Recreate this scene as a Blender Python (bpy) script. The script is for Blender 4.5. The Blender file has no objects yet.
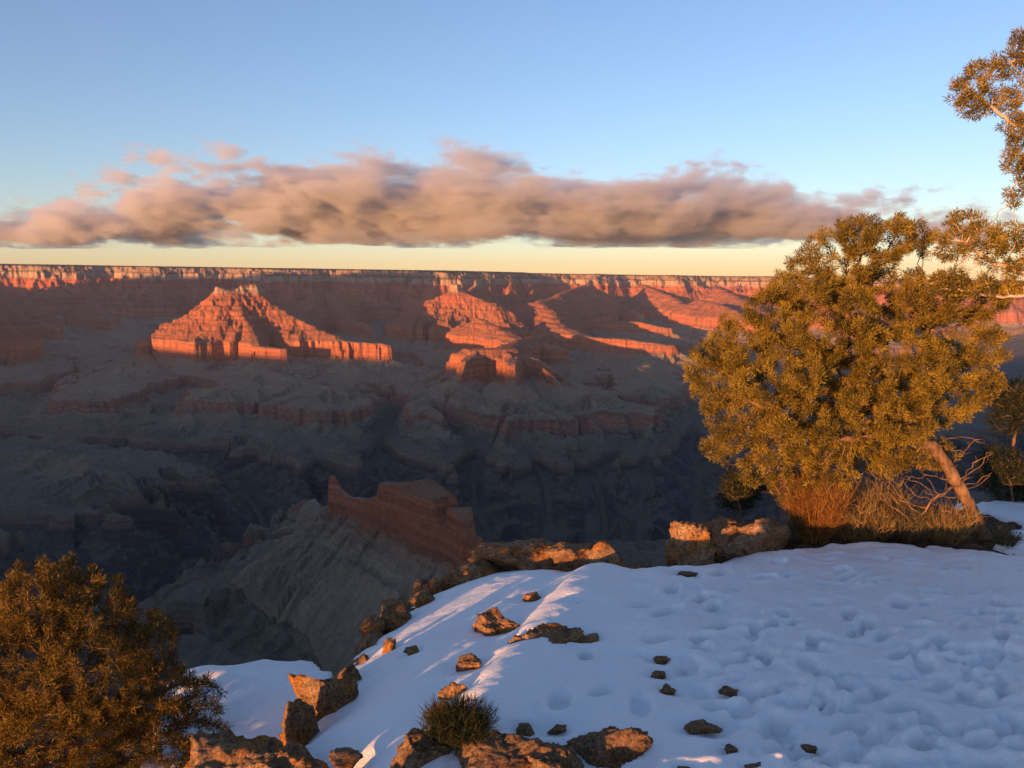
import bpy, bmesh, math, random
import numpy as np
from mathutils import Vector, Matrix

# ------------------------------------------------------------------ camera, sky, sun, exposure
sc = bpy.context.scene
COL = sc.collection
F = 800.0
PITCH = math.atan(102 / 800)
cam = bpy.data.objects.new("camera", bpy.data.cameras.new("camera"))
cam.data.lens = F / 1024 * 36; cam.data.sensor_width = 36
cam.data.clip_start = 0.05; cam.data.clip_end = 200000
cam.location = (0, 0, 0); cam.rotation_euler = (math.pi / 2 - PITCH, 0, 0)
COL.objects.link(cam); sc.camera = cam

SUN_AZ = math.radians(-145)      # clockwise from +Y, so the sun is to the left and a little behind
SUN_EL = math.radians(4.0)
w = bpy.data.worlds.new("World"); sc.world = w; w.use_nodes = True
nt = w.node_tree; nt.nodes.clear()
sky = nt.nodes.new("ShaderNodeTexSky"); sky.sky_type = 'NISHITA'; sky.sun_disc = False
sky.sun_elevation = SUN_EL; sky.sun_rotation = SUN_AZ
sky.altitude = 2150; sky.air_density = 1.15; sky.dust_density = 1.2; sky.ozone_density = 2.5
bg = nt.nodes.new("ShaderNodeBackground"); bg.inputs[1].default_value = 0.15
wo = nt.nodes.new("ShaderNodeOutputWorld")
tint = nt.nodes.new("ShaderNodeMixRGB"); tint.blend_type = 'MULTIPLY'; tint.inputs[0].default_value = 1
tint.inputs[2].default_value = (1.13, .89, .91, 1)
nt.links.new(sky.outputs[0], tint.inputs[1]); nt.links.new(tint.outputs[0], bg.inputs[0]); nt.links.new(bg.outputs[0], wo.inputs[0])

sl = bpy.data.lights.new("sun", 'SUN'); sl.energy = 4.6; sl.angle = math.radians(0.5)
sl.color = (1.0, 0.45, 0.15)
so = bpy.data.objects.new("sun", sl); COL.objects.link(so)
SD = Vector((math.sin(SUN_AZ) * math.cos(SUN_EL), math.cos(SUN_AZ) * math.cos(SUN_EL), math.sin(SUN_EL)))
so.rotation_euler = SD.to_track_quat('Z', 'Y').to_euler(); so.location = SD * 50

sc.view_settings.view_transform = 'Standard'; sc.view_settings.look = 'None'
sc.view_settings.gamma = 1; sc.view_settings.use_curve_mapping = False
sc.view_settings.exposure = 1.36
cy = sc.cycles if hasattr(sc, 'cycles') else None
sc.render.engine = 'CYCLES'
sc.cycles.use_denoising = True
sc.cycles.max_bounces = 5; sc.cycles.diffuse_bounces = 2; sc.cycles.volume_bounces = 2
sc.cycles.transparent_max_bounces = 8

# ------------------------------------------------------------------ helpers
def pix(px, py, Y):
    """point on the ray through a pixel at depth Y (metres)"""
    a = (px - 512) / F; b = -(py - 384) / F
    c, s = math.cos(PITCH), math.sin(PITCH)
    d = (a, c + b * s, -s + b * c)
    k = Y / d[1]
    return (d[0] * k, Y, d[2] * k)

def tag(o, label=None, cat=None, group=None, kind=None):
    if label: o['label'] = label
    if cat: o['category'] = cat
    if group: o['group'] = group
    if kind: o['kind'] = kind
    return o

_rs = np.random.RandomState(7)
_perm = _rs.permutation(256).astype(np.int32); _perm = np.concatenate([_perm, _perm])
_ga = _rs.rand(256) * 2 * np.pi
_gx = np.cos(_ga).astype(np.float32); _gy = np.sin(_ga).astype(np.float32)
def noise(x, y):
    """2D gradient noise, about -1..1"""
    xi = np.floor(x); yi = np.floor(y)
    xf = (x - xi).astype(np.float32); yf = (y - yi).astype(np.float32)
    X = xi.astype(np.int64) & 255; Y = yi.astype(np.int64) & 255
    u = xf * xf * xf * (xf * (xf * 6 - 15) + 10); v = yf * yf * yf * (yf * (yf * 6 - 15) + 10)
    X1 = (X + 1) & 255; Y1 = (Y + 1) & 255
    def g(a, b, dx, dy):
        h = _perm[_perm[a] + b]
        return _gx[h] * dx + _gy[h] * dy
    n00 = g(X, Y, xf, yf); n10 = g(X1, Y, xf - 1, yf)
    n01 = g(X, Y1, xf, yf - 1); n11 = g(X1, Y1, xf - 1, yf - 1)
    a = n00 + u * (n10 - n00); b = n01 + u * (n11 - n01)
    return (a + v * (b - a)) * 1.5
def fbm(x, y, oct=4, gain=.5, seed=0):
    s = 0; a = 1; f = 1
    for i in range(oct):
        s = s + a * noise(x * f + 17.3 * i + seed * 31.7, y * f - 9.1 * i + seed * 13.3); a *= gain; f *= 2.03
    return s
def sstep(a, b, x):
    t = np.clip((x - a) / (b - a), 0, 1); return t * t * (3 - 2 * t)

def mesh_from(name, verts, faces, mat=None, smooth=False, parent=None, mi=None):
    """verts (n,3) array, faces (m,k) array, all faces with k corners"""
    verts = np.ascontiguousarray(verts, np.float32); faces = np.ascontiguousarray(faces, np.int32)
    me = bpy.data.meshes.new(name)
    me.vertices.add(len(verts)); me.vertices.foreach_set('co', verts.ravel())
    k = faces.shape[1]
    me.loops.add(faces.size); me.loops.foreach_set('vertex_index', faces.ravel())
    me.polygons.add(len(faces))
    me.polygons.foreach_set('loop_start', np.arange(0, faces.size, k, dtype=np.int32))
    me.polygons.foreach_set('loop_total', np.full(len(faces), k, np.int32))
    if smooth: me.polygons.foreach_set('use_smooth', np.ones(len(faces), bool))
    if mat:
        for m in (mat if isinstance(mat, (list, tuple)) else [mat]): me.materials.append(m)
    if mi is not None: me.polygons.foreach_set('material_index', np.ascontiguousarray(mi, np.int32))
    me.update(calc_edges=True)
    o = bpy.data.objects.new(name, me); COL.objects.link(o)
    if parent: o.parent = parent
    return o

def grid_faces(nr, nc, wrap=False):
    i = np.arange(nr - 1)[:, None]; j = np.arange(nc if wrap else nc - 1)[None, :]
    j1 = (j + 1) % nc
    a = i * nc + j; b = i * nc + j1; c = (i + 1) * nc + j1; d = (i + 1) * nc + j
    return np.stack([a, b, c, d], -1).reshape(-1, 4)

class NT:
    """small node-tree helper"""
    def __init__(self, name, rough=.9, spec=.15):
        self.m = bpy.data.materials.new(name); self.m.use_nodes = True
        self.t = self.m.node_tree; self.b = self.t.nodes['Principled BSDF']
        self.b.inputs['Roughness'].default_value = rough
        self.b.inputs['Specular IOR Level'].default_value = spec
    def n(self, ty, **kw):
        x = self.t.nodes.new('ShaderNode' + ty)
        for k, v in kw.items(): setattr(x, k, v)
        return x
    def l(self, a, b): self.t.links.new(a, b)
    def ins(self, node, key, v):
        if hasattr(v, 'links') or hasattr(v, 'is_output'): self.l(v, node.inputs[key])
        else: node.inputs[key].default_value = v
    def math(self, op, a, b=0.0, clamp=False):
        x = self.n('Math', operation=op, use_clamp=clamp); self.ins(x, 0, a); self.ins(x, 1, b); return x.outputs[0]
    def noise(self, vec, scale, detail=4, rough=.6):
        x = self.n('TexNoise'); self.l(vec, x.inputs['Vector'])
        x.inputs['Scale'].default_value = scale; x.inputs['Detail'].default_value = detail
        x.inputs['Roughness'].default_value = rough; return x.outputs[0]
    def ramp(self, fac, stops, interp='LINEAR'):
        x = self.n('ValToRGB'); x.color_ramp.interpolation = interp
        e = x.color_ramp.elements
        while len(e) < len(stops): e.new(.5)
        for k, (p, c) in enumerate(stops):
            e[k].position = p; e[k].color = (*c, 1) if len(c) == 3 else c
        self.ins(x, 0, fac); return x.outputs[0]
    def mix(self, fac, a, b, mode='MIX'):
        x = self.n('MixRGB', blend_type=mode); self.ins(x, 0, fac)
        for i, v in ((1, a), (2, b)):
            if isinstance(v, tuple): x.inputs[i].default_value = (*v, 1) if len(v) == 3 else v
            else: self.l(v, x.inputs[i])
        return x.outputs[0]
    def mapr(self, v, a, b, c=0., d=1.):
        x = self.n('MapRange'); self.ins(x, 0, v)
        for i, q in enumerate((a, b, c, d)): x.inputs[i + 1].default_value = q
        return x.outputs[0]
    def bump(self, h, strength, dist):
        x = self.n('Bump'); x.inputs['Strength'].default_value = strength; x.inputs['Distance'].default_value = dist
        self.l(h, x.inputs['Height']); self.l(x.outputs[0], self.b.inputs['Normal'])
    def color(self, c): self.l(c, self.b.inputs['Base Color'])
    def vec(self, sx, sy, sz, src=None):
        x = self.n('Mapping'); x.inputs['Scale'].default_value = (sx, sy, sz)
        self.l(src or self.n('NewGeometry').outputs['Position'], x.inputs[0]); return x.outputs[0]
# ------------------------------------------------------------------ canyon terrain
def _profile():
    P = [(-900, 800), (0, 0), (12, -40), (40, -52), (50, -84), (105, -122), (118, -195), (240, -296)]
    u, s = 240, -296
    for k in range(8):
        h = 45.5; c = (.62, .45, .7, .4, .55, .75, .4, .5)[k]
        P.append((u + 9, s - h * c)); P.append((u + 62, s - h)); u += 62; s -= h
    P += [(u + 20, -818), (u + 230, -912), (u + 430, -932), (u + 446, -1012), (u + 600, -1046), (u + 1100, -1065), (u + 1900, -1090), (u + 2800, -1110), (9000, -1115)]
    return np.array(P, float).T
PU, PS = _profile()
_k = [i for i in range(len(PS)) if PS[i] not in (-932., -1012.)]
PU2, PS2 = PU[_k], PS[_k]
GR = np.array([-1600,-1450,-1160,-1140,-1100,3000.]); GZ = np.array([-1500,-1450,-1160,-1100,-1086,9000.])
def dip(x, y):
    """regional tilt of the strata, metres; x, y in metres"""
    X, Y = x / 1000, y / 1000
    d = 40 * np.clip((Y - .6) / 1.2, 0, 1) + 28 * np.clip((Y - 3) / 2, 0, 1) + 1.0 * np.clip(Y, 0, 8.5) + 5.0 * np.clip(-X, 0, 15) * np.clip(Y / 8, 0, 1)
    d = d - 58 * np.clip((X + 1.3) / 1.3, 0, 1) * np.clip((Y - 4.5) / 1.5, 0, 1)
    far = np.clip((Y - 8.5) / 6.0, 0, 1)
    tgt = 12 * Y - 15 * X - 20 * np.clip(Y - 16, 0, 2.2)
    return d + far * (np.clip(tgt, 0, 420) - d)
def pz(px, py, Ykm): return pix(px, py, Ykm * 1000)

# ridges as (px, py, depth km, half width m) nodes
RIDGES = [
 # big lit temple
 [(160,334,8.15,60),(186,321,8.2,25),(207,301,8.3,20),(224,287,8.3,30),(238,291,8.3,10),(256,284,8.45,22),(268,300,8.3,10),(296,317,8.1,15),(345,341,7.8,25),(388,345,7.55,45)],
 [(224,287,8.3,20),(222,320,8.0,10),(210,338,7.8,30)],
 [(238,291,8.3,10),(247,318,7.9,10),(252,346,7.45,40),(283,349,7.3,45)],
 [(256,284,8.4,0),(262,300,8.8,0),(250,325,9.6,20),(300,320,10.5,20),(320,292,12.5,20)],
 [(160,334,8.15,50),(140,343,7.9,40),(118,372,7.4,30)],
 [(388,345,7.55,20),(405,366,7.4,10),(430,374,7.3,8),(455,368,7.2,10)],
 # lower flat-topped butte
 [(448,362,6.95,20),(472,349,6.9,70),(505,348,6.9,80),(534,359,6.75,30),(562,377,6.5,15)],
 [(505,349,6.9,50),(520,340,7.8,10),(545,333,8.8,10)],
 # low spurs round the two temples
 [(150,343,7.9,0),(128,368,7.0,20),(104,386,6.3,50),(95,394,5.9,40)],
 [(252,346,7.45,0),(265,374,6.7,30),(295,387,6.0,70),(333,390,5.75,50)],
 [(265,374,6.7,0),(238,388,6.1,50),(222,392,5.8,30)],
 [(345,341,7.8,0),(350,368,7.1,20),(362,385,6.5,30)],
 [(405,366,7.5,0),(412,385,6.7,20),(420,393,5.9,50)],
 [(478,349,6.9,0),(458,380,6.2,30),(455,393,5.65,60)],
 [(505,349,6.9,0),(510,383,6.1,30),(524,398,5.45,60)],
 [(530,361,6.75,0),(562,384,6.1,20),(592,397,5.6,40)],
 [(100,352,9.0,0),(90,370,7.6,30),(60,384,6.6,50)],
 [(640,340,9.6,0),(645,370,7.8,30),(655,390,6.6,50)],
 [(-40,448,4.7,20),(45,455,4.3,20),(92,470,4.0,30)],
 [(228,462,4.75,20),(262,470,4.6,15)],
 [(560,436,4.9,30),(600,452,4.6,20)],
 # peaks behind
 [(424,302,10.6,15),(440,297,10.6,15),(457,284,10.7,35),(474,296,10.6,10),(496,303,10.5,20)],
 [(457,284,10.7,20),(470,292,12.0,10),(478,280,13.2,20)],
 [(478,318,9.2,30),(500,331,8.8,40),(520,341,8.4,60),(556,349,8.0,90)],
 [(540,301,11.5,40),(553,312,10.6,30),(558,327,9.8,50),(590,337,9.3,60),(627,339,9.1,70),(668,345,8.9,90)],
 [(500,306,11.6,60),(540,301,11.5,40),(570,290,13.2,30),(590,280,14.5,20)],
 [(590,320,12.2,30),(640,322,12.0,60),(668,328,11.7,60)],
 [(700,300,14.0,40),(720,305,13.0,40),(760,320,12.2,40)],
 [(668,345,8.9,30),(700,372,8.2,30),(712,395,8.0,20)],
 [(640,340,9.6,20),(632,372,8.6,20)],
 # left side, shaded
 [(-30,280,10.5,60),(4,296,10.3,40),(24,318,10.0,30),(60,334,9.6,30),(100,352,9.0,30)],
 [(-30,280,10.5,60),(-60,340,8.0,60),(-40,380,6.8,60)],
 [(90,300,12.2,20),(115,328,11.0,30),(128,342,10.3,30)],
 [(-200,300,9,80),(-120,350,7,60)],
 [(330,292,12.6,20),(352,320,11.0,20),(372,338,10.2,20)],
 # near spur with red cliff
 [(331,475,2.62,10),(338,489,2.6,12),(350,496,2.56,8),(366,498,2.5,16),(386,494,2.44,22),(391,484,2.40,22),(425,485,2.30,34),(452,503,2.16,30),(466,522,2.06,20),(500,575,2.0,8)],
 [(331,477,2.62,0),(317,499,3.25,0),(300,508,3.3,0),(255,530,3.1,0),(225,534,3.1,25),(190,537,3.05,40),(150,570,2.75,20)],
]
RIDGES_W = [  # off-camera, in km and metres: (x, y, z, half width)
 [(-12.6,6.2,60,400),(-11.2,4.2,40,300),(-10.2,2.6,30,300)],  # unseen western wall, added to keep the low sun off the canyon
 [(0.02,1.5,-650,20),(0.12,0.8,-420,20),(0.1,0.3,-160,10)],
 [(2.2,0.2,-20,60),(2.4,1.2,-350,40),(2.3,2.2,-660,60)],
 [(-2.6,-0.6,-20,60),(-2.2,0.6,-350,40),(-2.0,1.4,-660,60)],
 [(5.5,0.3,0,60),(5.2,1.6,-400,40),(4.6,3.0,-660,60)],
 [(-13.5,5.0,850,300),(-9.3,6.0,850,150),(-7.4,6.5,860,100),(-6.15,7.05,790,40)],  # invented high ridge out of view, added to shade the far wall
 [(1.5,16.6,0,60),(1.8,14.9,-330,40),(2.2,13.4,-620,60)],
 [(2.7,16.8,0,60),(3.0,15.2,-250,40),(3.15,13.9,-480,60),(3.3,12.6,-640,60)],
 [(4.2,16.8,0,60),(4.2,15.0,-300,40),(4.4,13.4,-600,60)],
 [(0.3,16.0,-60,60),(.55,14.3,-330,40),(0.9,13,-620,60)],
 [(6,15.5,0,60),(5.5,13,-300,40),(4.9,11.3,-600,60)],
]
# rim lines (km): plateau lies beyond them; unseen western stretches shaped to shade the canyon
NRIM = [(-30,16),(-17,13.0),(-14.2,9.8),(-12.4,8.7),(-10.6,9.4),(-11.0,11.5),(-11.6,13.5),(-9.6,14.6),(-8.3,14.2),(-7.4,14.9),(-6.3,14.3),(-5.2,14.9),(-4.2,14.2),(-3.2,14.8),
        (-2.5,14.2),(-1.9,14.6),(-1.1,13.5),(-0.6,14.3),(-0.1,14.9),(0.3,16.4),(1.2,16.9),(1.7,16.3),(2.4,17.1),(3.3,16.4),(4.2,17.0),(5.2,16.2),(6.2,16.9),(7.4,16.2),(9,17),(11,16.3),(14,16),(30,15)]
SRIM = [(-30,9),(-18,8.5),(-13.6,7.4),(-12.6,5.4),(-10.8,2.3),(-9.4,.7),(-6,-1.9),(-3.6,-2.5),(-2.2,-1.2),(-0.9,-0.8),(-0.3,-0.35),(-0.05,-0.03),(0.05,-0.03),(0.3,-0.25),(1.2,-0.5),(2.2,0.0),(3.4,-0.9),(5.2,0.0),(8,-0.6),(12,1),(30,0)]
def _chan(L): return L
CH = [ # px, depth km, bottom z
 [(1100,5.3,-1450),(900,4.3,-1450),(760,4.0,-1450),(700,3.85,-1450),(640,3.75,-1450),(590,3.65,-1450),(540,3.75,-1450),(470,3.65,-1450),(400,3.95,-1450),(330,4.05,-1450),(270,3.9,-1450),(215,3.65,-1450),(165,3.4,-1450),(60,3.0,-1450),(-200,2.6,-1450)],
 [(600,3.6,-1440),(605,4.6,-1200),(640,5.3,-1120)],
 [(490,3.8,-1400),(470,4.3,-1280),(480,5.0,-1150),(440,5.6,-1090)],
 [(540,3.95,-1420),(545,4.5,-1200),(530,4.9,-1120)],
 [(700,3.9,-1440),(705,5.0,-1260),(690,6.0,-1150),(720,7.2,-1080)],
 [(400,3.95,-1440),(385,4.6,-1250),(372,5.2,-1160),(395,6.0,-1100),(372,6.6,-1070)],
 [(330,4.0,-1440),(322,4.4,-1220),(300,4.75,-1110)],
 [(270,3.9,-1440),(240,4.4,-1300),(190,4.75,-1250),(100,5.1,-1220),(0,5.3,-1190),(-80,5.8,-1130)],
 [(180,4.6,-1160),(190,5.4,-1080),(150,6.2,-1060)],
 [(165,3.4,-1420),(110,3.3,-1330),(40,3.35,-1230),(-60,3.5,-1150)],
 [(640,3.8,-1430),(655,4.7,-1180),(660,5.1,-1110)],
 [(165,3.4,-1430),(60,2.7,-1350),(10,2.2,-1280),(30,1.6,-1150)],
 [(500,3.8,-1420),(540,3.0,-1280),(560,2.4,-1150),(600,1.8,-1060)],
]
def seg_dist(x, y, A, B):
    ax, ay = A; bx, by = B
    dx, dy = bx - ax, by - ay; L2 = dx * dx + dy * dy + 1e-9
    t = np.clip(((x - ax) * dx + (y - ay) * dy) / L2, 0, 1)
    return np.hypot(x - ax - t * dx, y - ay - t * dy), t
def rim_u(x, y, line, sign):
    P = [(a * 1000, b * 1000) for a, b in line]
    d = np.full(x.shape, 1e9, np.float32)
    for A, B in zip(P[:-1], P[1:]): d = np.minimum(d, seg_dist(x, y, A, B)[0])
    # even-odd test against the plateau polygon
    far = 60000 * sign
    poly = P + [(P[-1][0], far), (P[0][0], far)]
    ins = np.zeros(x.shape, bool)
    for (ax, ay), (bx, by) in zip(poly, poly[1:] + poly[:1]):
        if ay == by: continue
        c = ((ay > y) != (by > y)) & (x < (bx - ax) * (y - ay) / (by - ay) + ax)
        ins ^= c
    return np.where(ins, -d, d)
def terrain(x, y):
    x = x.astype(np.float32); y = y.astype(np.float32)
    r = np.hypot(x, y)
    near = sstep(150, 900, r)
    wx = x + near * (50 * fbm(x / 800, y / 800, 3, seed=1)); wy = y + near * (50 * fbm(x / 800, y / 800, 3, seed=2))
    D = dip(x, y)
    # fractal relief that grows away from crests: rounded alcoves, pointed promontories
    b1 = np.abs(noise(wx / 900 + 3, wy / 900)); b2 = np.abs(noise(wx / 380 + 9, wy / 380 + 5))
    b3 = np.abs(noise(wx / 160, wy / 160 + 7)); b4 = np.abs(noise(wx / 66 + 1, wy / 66)); b5 = noise(x / 30., y / 30. + 3)
    rel = (b1 - .33) * 400 + (b2 - .33) * 130
    fine = (b3 - .33) * 42 + (b4 - .3) * 34 + b5 * 9
    u = np.full(x.shape, 1e9, np.float32); us_ = np.zeros_like(u); ud_ = np.zeros_like(u)
    arc = 0
    def consider(A, B, d, t, val, dd, arc):
        nonlocal u, us_, ud_
        L = math.hypot(B[0] - A[0], B[1] - A[1]) + 1e-6
        cr = (x - A[0]) * (B[1] - A[1]) - (y - A[1]) * (B[0] - A[0])
        al = ((x - A[0]) * (B[0] - A[0]) + (y - A[1]) * (B[1] - A[1])) / L
        over = np.where(al < 0, al, np.where(al > L, al - L, 0))
        q = arc + np.clip(al, 0, L) + np.arcsin(np.clip(over / (d + 1), -1, 1)) * 420 + np.where(cr > 0, 5000, 0)
        m = val < u
        u = np.where(m, val, u); us_ = np.where(m, q, us_); ud_ = np.where(m, dd, ud_)
    for R in RIDGES + RIDGES_W:
        if R in RIDGES_W: N = [((a * 1000, b * 1000), c, h) for a, b, c, h in R]
        else:
            N = []
            for a, b, c, h in R:
                q = pz(a, b, c); N.append(((q[0], q[1]), q[2], h))
        arc += 977
        for (A, za, ha), (B, zb, hb) in zip(N[:-1], N[1:]):
            ua = np.interp(-(za - float(dip(np.float64(A[0]), np.float64(A[1])))), -PS, PU)
            ub = np.interp(-(zb - float(dip(np.float64(B[0]), np.float64(B[1])))), -PS, PU)
            d, t = seg_dist(wx, wy, A, B)
            dd = np.maximum(0, d - (ha + t * (hb - ha))) * (2.0 if A[1] < 3100 and A[1] > 1900 else 1.0)
            consider(A, B, d, t, ua + t * (ub - ua) + dd, dd, arc)
            arc += math.hypot(B[0] - A[0], B[1] - A[1])
    un = rim_u(wx, wy, NRIM, 1); us = rim_u(wx, wy, SRIM, -1)
    un = un + sstep(-100, 700, un) * rel * 1.2 + sstep(0, 300, un) * (np.abs(noise(wx / 420, wy / 1500)) - .3) * 260 + sstep(-60, 60, un) * ((b3 - .33) * 110 + (b4 - .3) * 50)
    us = us + sstep(-60, 600, us) * rel * near
    # radial spurs and gullies running down from each crest
    gl = (np.abs(noise(us_ / 430, ud_ / 1500 + 3)) - .28) * 1.5 + (np.abs(noise(us_ / 170 + b1, ud_ / 700 + 9)) - .28) * .7
    u = u + np.clip(ud_ / 900, 0, 1.3) * (rel * .8 + (b2 - .33) * 110 + gl * 260) * (.12 + .88 * sstep(2900, 4500, r))
    gl2 = (np.abs(noise(us_ / 95 + b2, ud_ / 500 + 9)) - .28) + .5 * (np.abs(noise(us_ / 45 + b2, ud_ / 250 + 1)) - .28)
    fine = fine + gl2 * 30 * np.clip(ud_ / 120, 0, 1)
    plat = np.minimum(un, us)
    u = np.minimum(u, np.where(plat < 0, np.maximum(plat * .01, -25), plat))
    fine = fine * (.5 + .5 * sstep(2700, 5000, r))
    fine = fine * np.clip(ud_ / 30, 0, 1)
    u = u + fine * near * sstep(-5, 60, u)
    s = np.interp(u, PU, PS).astype(np.float32)
    sb = np.interp(u, PU2, PS2); cm = sstep(-.25, .25, noise(x / 900 + 40, y / 900) + .5) * sstep(2900, 3700, r)
    s = np.where(s < -818, sb + (s - sb) * cm, s)
    # channels
    g = np.full(x.shape, 1e9, np.float32)
    cw = (b2 - .3) * 120 + fbm(x / 500, y / 500, 2, seed=5) * 60
    gq = np.zeros_like(g); gd = np.zeros_like(g); arc = 0
    for C in CH:
        arc += 700
        for (pa, Ya, za), (pb, Yb, zb) in zip(C[:-1], C[1:]):
            A = ((pa - 512) / 810 * Ya * 1000, Ya * 1000); B = ((pb - 512) / 810 * Yb * 1000, Yb * 1000)
            d, t = seg_dist(wx, wy, A, B)
            L = math.hypot(B[0] - A[0], B[1] - A[1])
            al = ((x - A[0]) * (B[0] - A[0]) + (y - A[1]) * (B[1] - A[1])) / L
            over = np.where(al < 0, al, np.where(al > L, al - L, 0))
            q = arc + t * L + np.arcsin(np.clip(over / (d + 1), -1, 1)) * 250 + np.where((x - A[0]) * (B[1] - A[1]) > (y - A[1]) * (B[0] - A[0]), 5000, 0)
            v = za + t * (zb - za) + np.maximum(0, d - 15) * .62 + np.clip(d / 250, 0, 1) * cw * .75
            m = v < g; g = np.where(m, v, g); gq = np.where(m, q, gq); gd = np.where(m, d, gd); arc += L
    gg = (np.abs(noise(gq / 330, gd / 1200 + 3)) - .28) * 1.3 + (np.abs(noise(gq / 120 + b1, gd / 300 + 9)) - .28) * .35 + (b2 - .3) * .5 + (b3 - .3) * .4 + (b4 - .3) * .2
    g = g - np.clip(gd / 260, 0, 1.2) * gg * 150
    G = np.interp(g, GR, GZ)
    s = np.minimum(s, G)
    bump = fbm(x / 90, y / 90, 4, seed=9) * 5 * near
    tt = sstep(-1120, -1040, s) * (1 - sstep(-1000, -900, s))
    gz = np.where(u < plat, gl + gl2, 0) * sstep(-1090, -1040, s) * (1 - sstep(-830, -800, s)) * -34
    z = s + D + bump + gz + tt * (fbm(x / 600, y / 600, 3, seed=4) * 22 + (b2 - .3) * 75 + (b3 - .3) * 42 + (b4 - .3) * 14)
    # keep the rim under the viewer just below the modelled ledge
    z = z - 5.0 * (1 - sstep(0, 600, r)) * (u < 50) - 6 * np.clip(1 - u / 20, 0, 1) * (1 - sstep(0, 1500, r))
    s = np.where((r < 3300) & (s < -900) & (s > -1045) & (x < 100), -872, s)
    return z, s + bump * .5

def build_terrain():
    az_f = np.radians(np.linspace(-37, 37, 1350))
    az_c = np.radians(np.concatenate([np.linspace(37, 80, 160)[1:], np.linspace(80, 232, 110)[1:], np.linspace(232, 323, 330)[1:-1]]))
    az = np.concatenate([az_f, az_c])
    rr = np.concatenate([np.geomspace(35, 1300, 170)[:-1], np.geomspace(1300, 19000, 1150), np.geomspace(19000, 27000, 12)[1:]])
    R, A = np.meshgrid(rr, az, indexing='ij')
    X = R * np.sin(A); Y = R * np.cos(A)
    Z, S = terrain(X.ravel(), Y.ravel())
    V = np.stack([X.ravel(), Y.ravel(), Z], -1)
    f = grid_faces(len(rr), len(az), wrap=True)[:, ::-1]
    o = mesh_from('canyon_terrain', V, f, terrain_mat(), smooth=True)
    at = o.data.attributes.new('strat', 'FLOAT', 'POINT'); at.data.foreach_set('value', S.astype(np.float32))
    tag(o, kind='structure')
    return o

def terrain_mat():
    T = NT('canyon rock', .95, .05)
    at = T.n('Attribute', attribute_name='strat').outputs['Fac']
    pos = T.n('NewGeometry').outputs['Position']
    nz = T.noise(T.vec(.004, .004, .004, pos), 1, 5, .65)
    wob = T.math('MULTIPLY', T.math('SUBTRACT', nz, .5), 50)
    s = T.math('ADD', at, wob)
    f = T.mapr(s, -1500, 0)
    def p(z): return (z + 1500) / 1500
    col = T.ramp(f, [
      (0, (.055, .048, .046)), (p(-1160), (.085, .065, .058)), (p(-1112), (.22, .14, .095)), (p(-1085), (.20, .15, .11)),
      (p(-1055), (.17, .145, .105)), (p(-1020), (.19, .15, .11)), (p(-1003), (.28, .135, .085)), (p(-928), (.30, .155, .10)), (p(-915), (.27, .21, .145)), (p(-850), (.30, .22, .145)),
      (p(-815), (.36, .14, .075)), (p(-740), (.42, .145, .07)), (p(-665), (.42, .16, .08)), (p(-640), (.30, .12, .07)), (p(-400), (.43, .155, .075)), (p(-320), (.42, .14, .07)),
      (p(-235), (.40, .13, .07)), (p(-200), (.42, .28, .18)), (p(-125), (.43, .30, .20)), (p(-112), (.20, .15, .10)), (p(-88), (.20, .15, .10)), (p(-78), (.33, .24, .165)), (p(-15), (.30, .22, .155)), (1, (.07, .07, .045))])
    # thin beds
    comb = T.n('CombineXYZ'); sp = T.n('SeparateXYZ'); T.l(pos, sp.inputs[0])
    T.l(T.math('MULTIPLY', sp.outputs[0], .0012), comb.inputs[0]); T.l(T.math('MULTIPLY', sp.outputs[1], .0012), comb.inputs[1]); T.l(T.math('MULTIPLY', at, .06), comb.inputs[2])
    beds = T.noise(comb.outputs[0], 1, 5, .75)
    bedf = T.mapr(beds, .3, .7, .55, 1.4)
    c2 = T.mix(1, col, T.n('CombineXYZ').outputs[0], 'MIX') if False else None
    vm = T.n('VectorMath', operation='SCALE'); T.l(col, vm.inputs[0]); T.l(bedf, vm.inputs['Scale'])
    # scree and scrub on the gentler ground
    nrm = T.n('SeparateXYZ'); T.l(T.n('NewGeometry').outputs['Normal'], nrm.inputs[0])
    n2 = T.noise(T.vec(.02, .02, .02, pos), 1, 6, .7)
    flat = T.mapr(T.math('ADD', nrm.outputs[2], T.math('MULTIPLY', T.math('SUBTRACT', n2, .5), .35)), .66, .92)
    low = T.mapr(at, -600, -740)
    scree = T.mix(low, (.32, .14, .078), (.31, .23, .15))
    scree = T.mix(T.mapr(at, -1010, -1070), scree, (.155, .13, .095))
    top = T.mapr(at, -30, -5)
    scree = T.mix(top, scree, (.05, .055, .035))
    flat = T.math('MULTIPLY', flat, .8)
    c3 = T.mix(flat, vm.outputs[0], scree)
    sp2 = T.noise(T.vec(.05, .05, .05, pos), 1, 4, .8)
    c4 = T.mix(1, c3, T.ramp(sp2, [(.3, (.72, .72, .70)), (.7, (1.22, 1.2, 1.18))]), 'MULTIPLY')
    vo = T.n('TexVoronoi'); T.l(T.vec(1 / 14., 1 / 14., 1 / 14., pos), vo.inputs['Vector'])
    veg = T.math('MULTIPLY', T.mapr(vo.outputs['Distance'], .30, .22), T.mapr(T.noise(T.vec(.006, .006, .006, pos), 1, 3), .42, .58, 0, .85))
    veg = T.math('MULTIPLY', veg, T.mapr(nrm.outputs[2], .55, .75))
    c4 = T.mix(veg, c4, (.035, .04, .022))
    T.color(c4)
    # fluted cliffs
    fl = T.noise(T.vec(.03, .03, .006, pos), 1, 6, .7)
    hh = T.math('ADD', T.math('MULTIPLY', fl, 26.), T.math('MULTIPLY', beds, 14.))
    T.bump(hh, .9, 1.0)
    return T.m
build_terrain()

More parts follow.
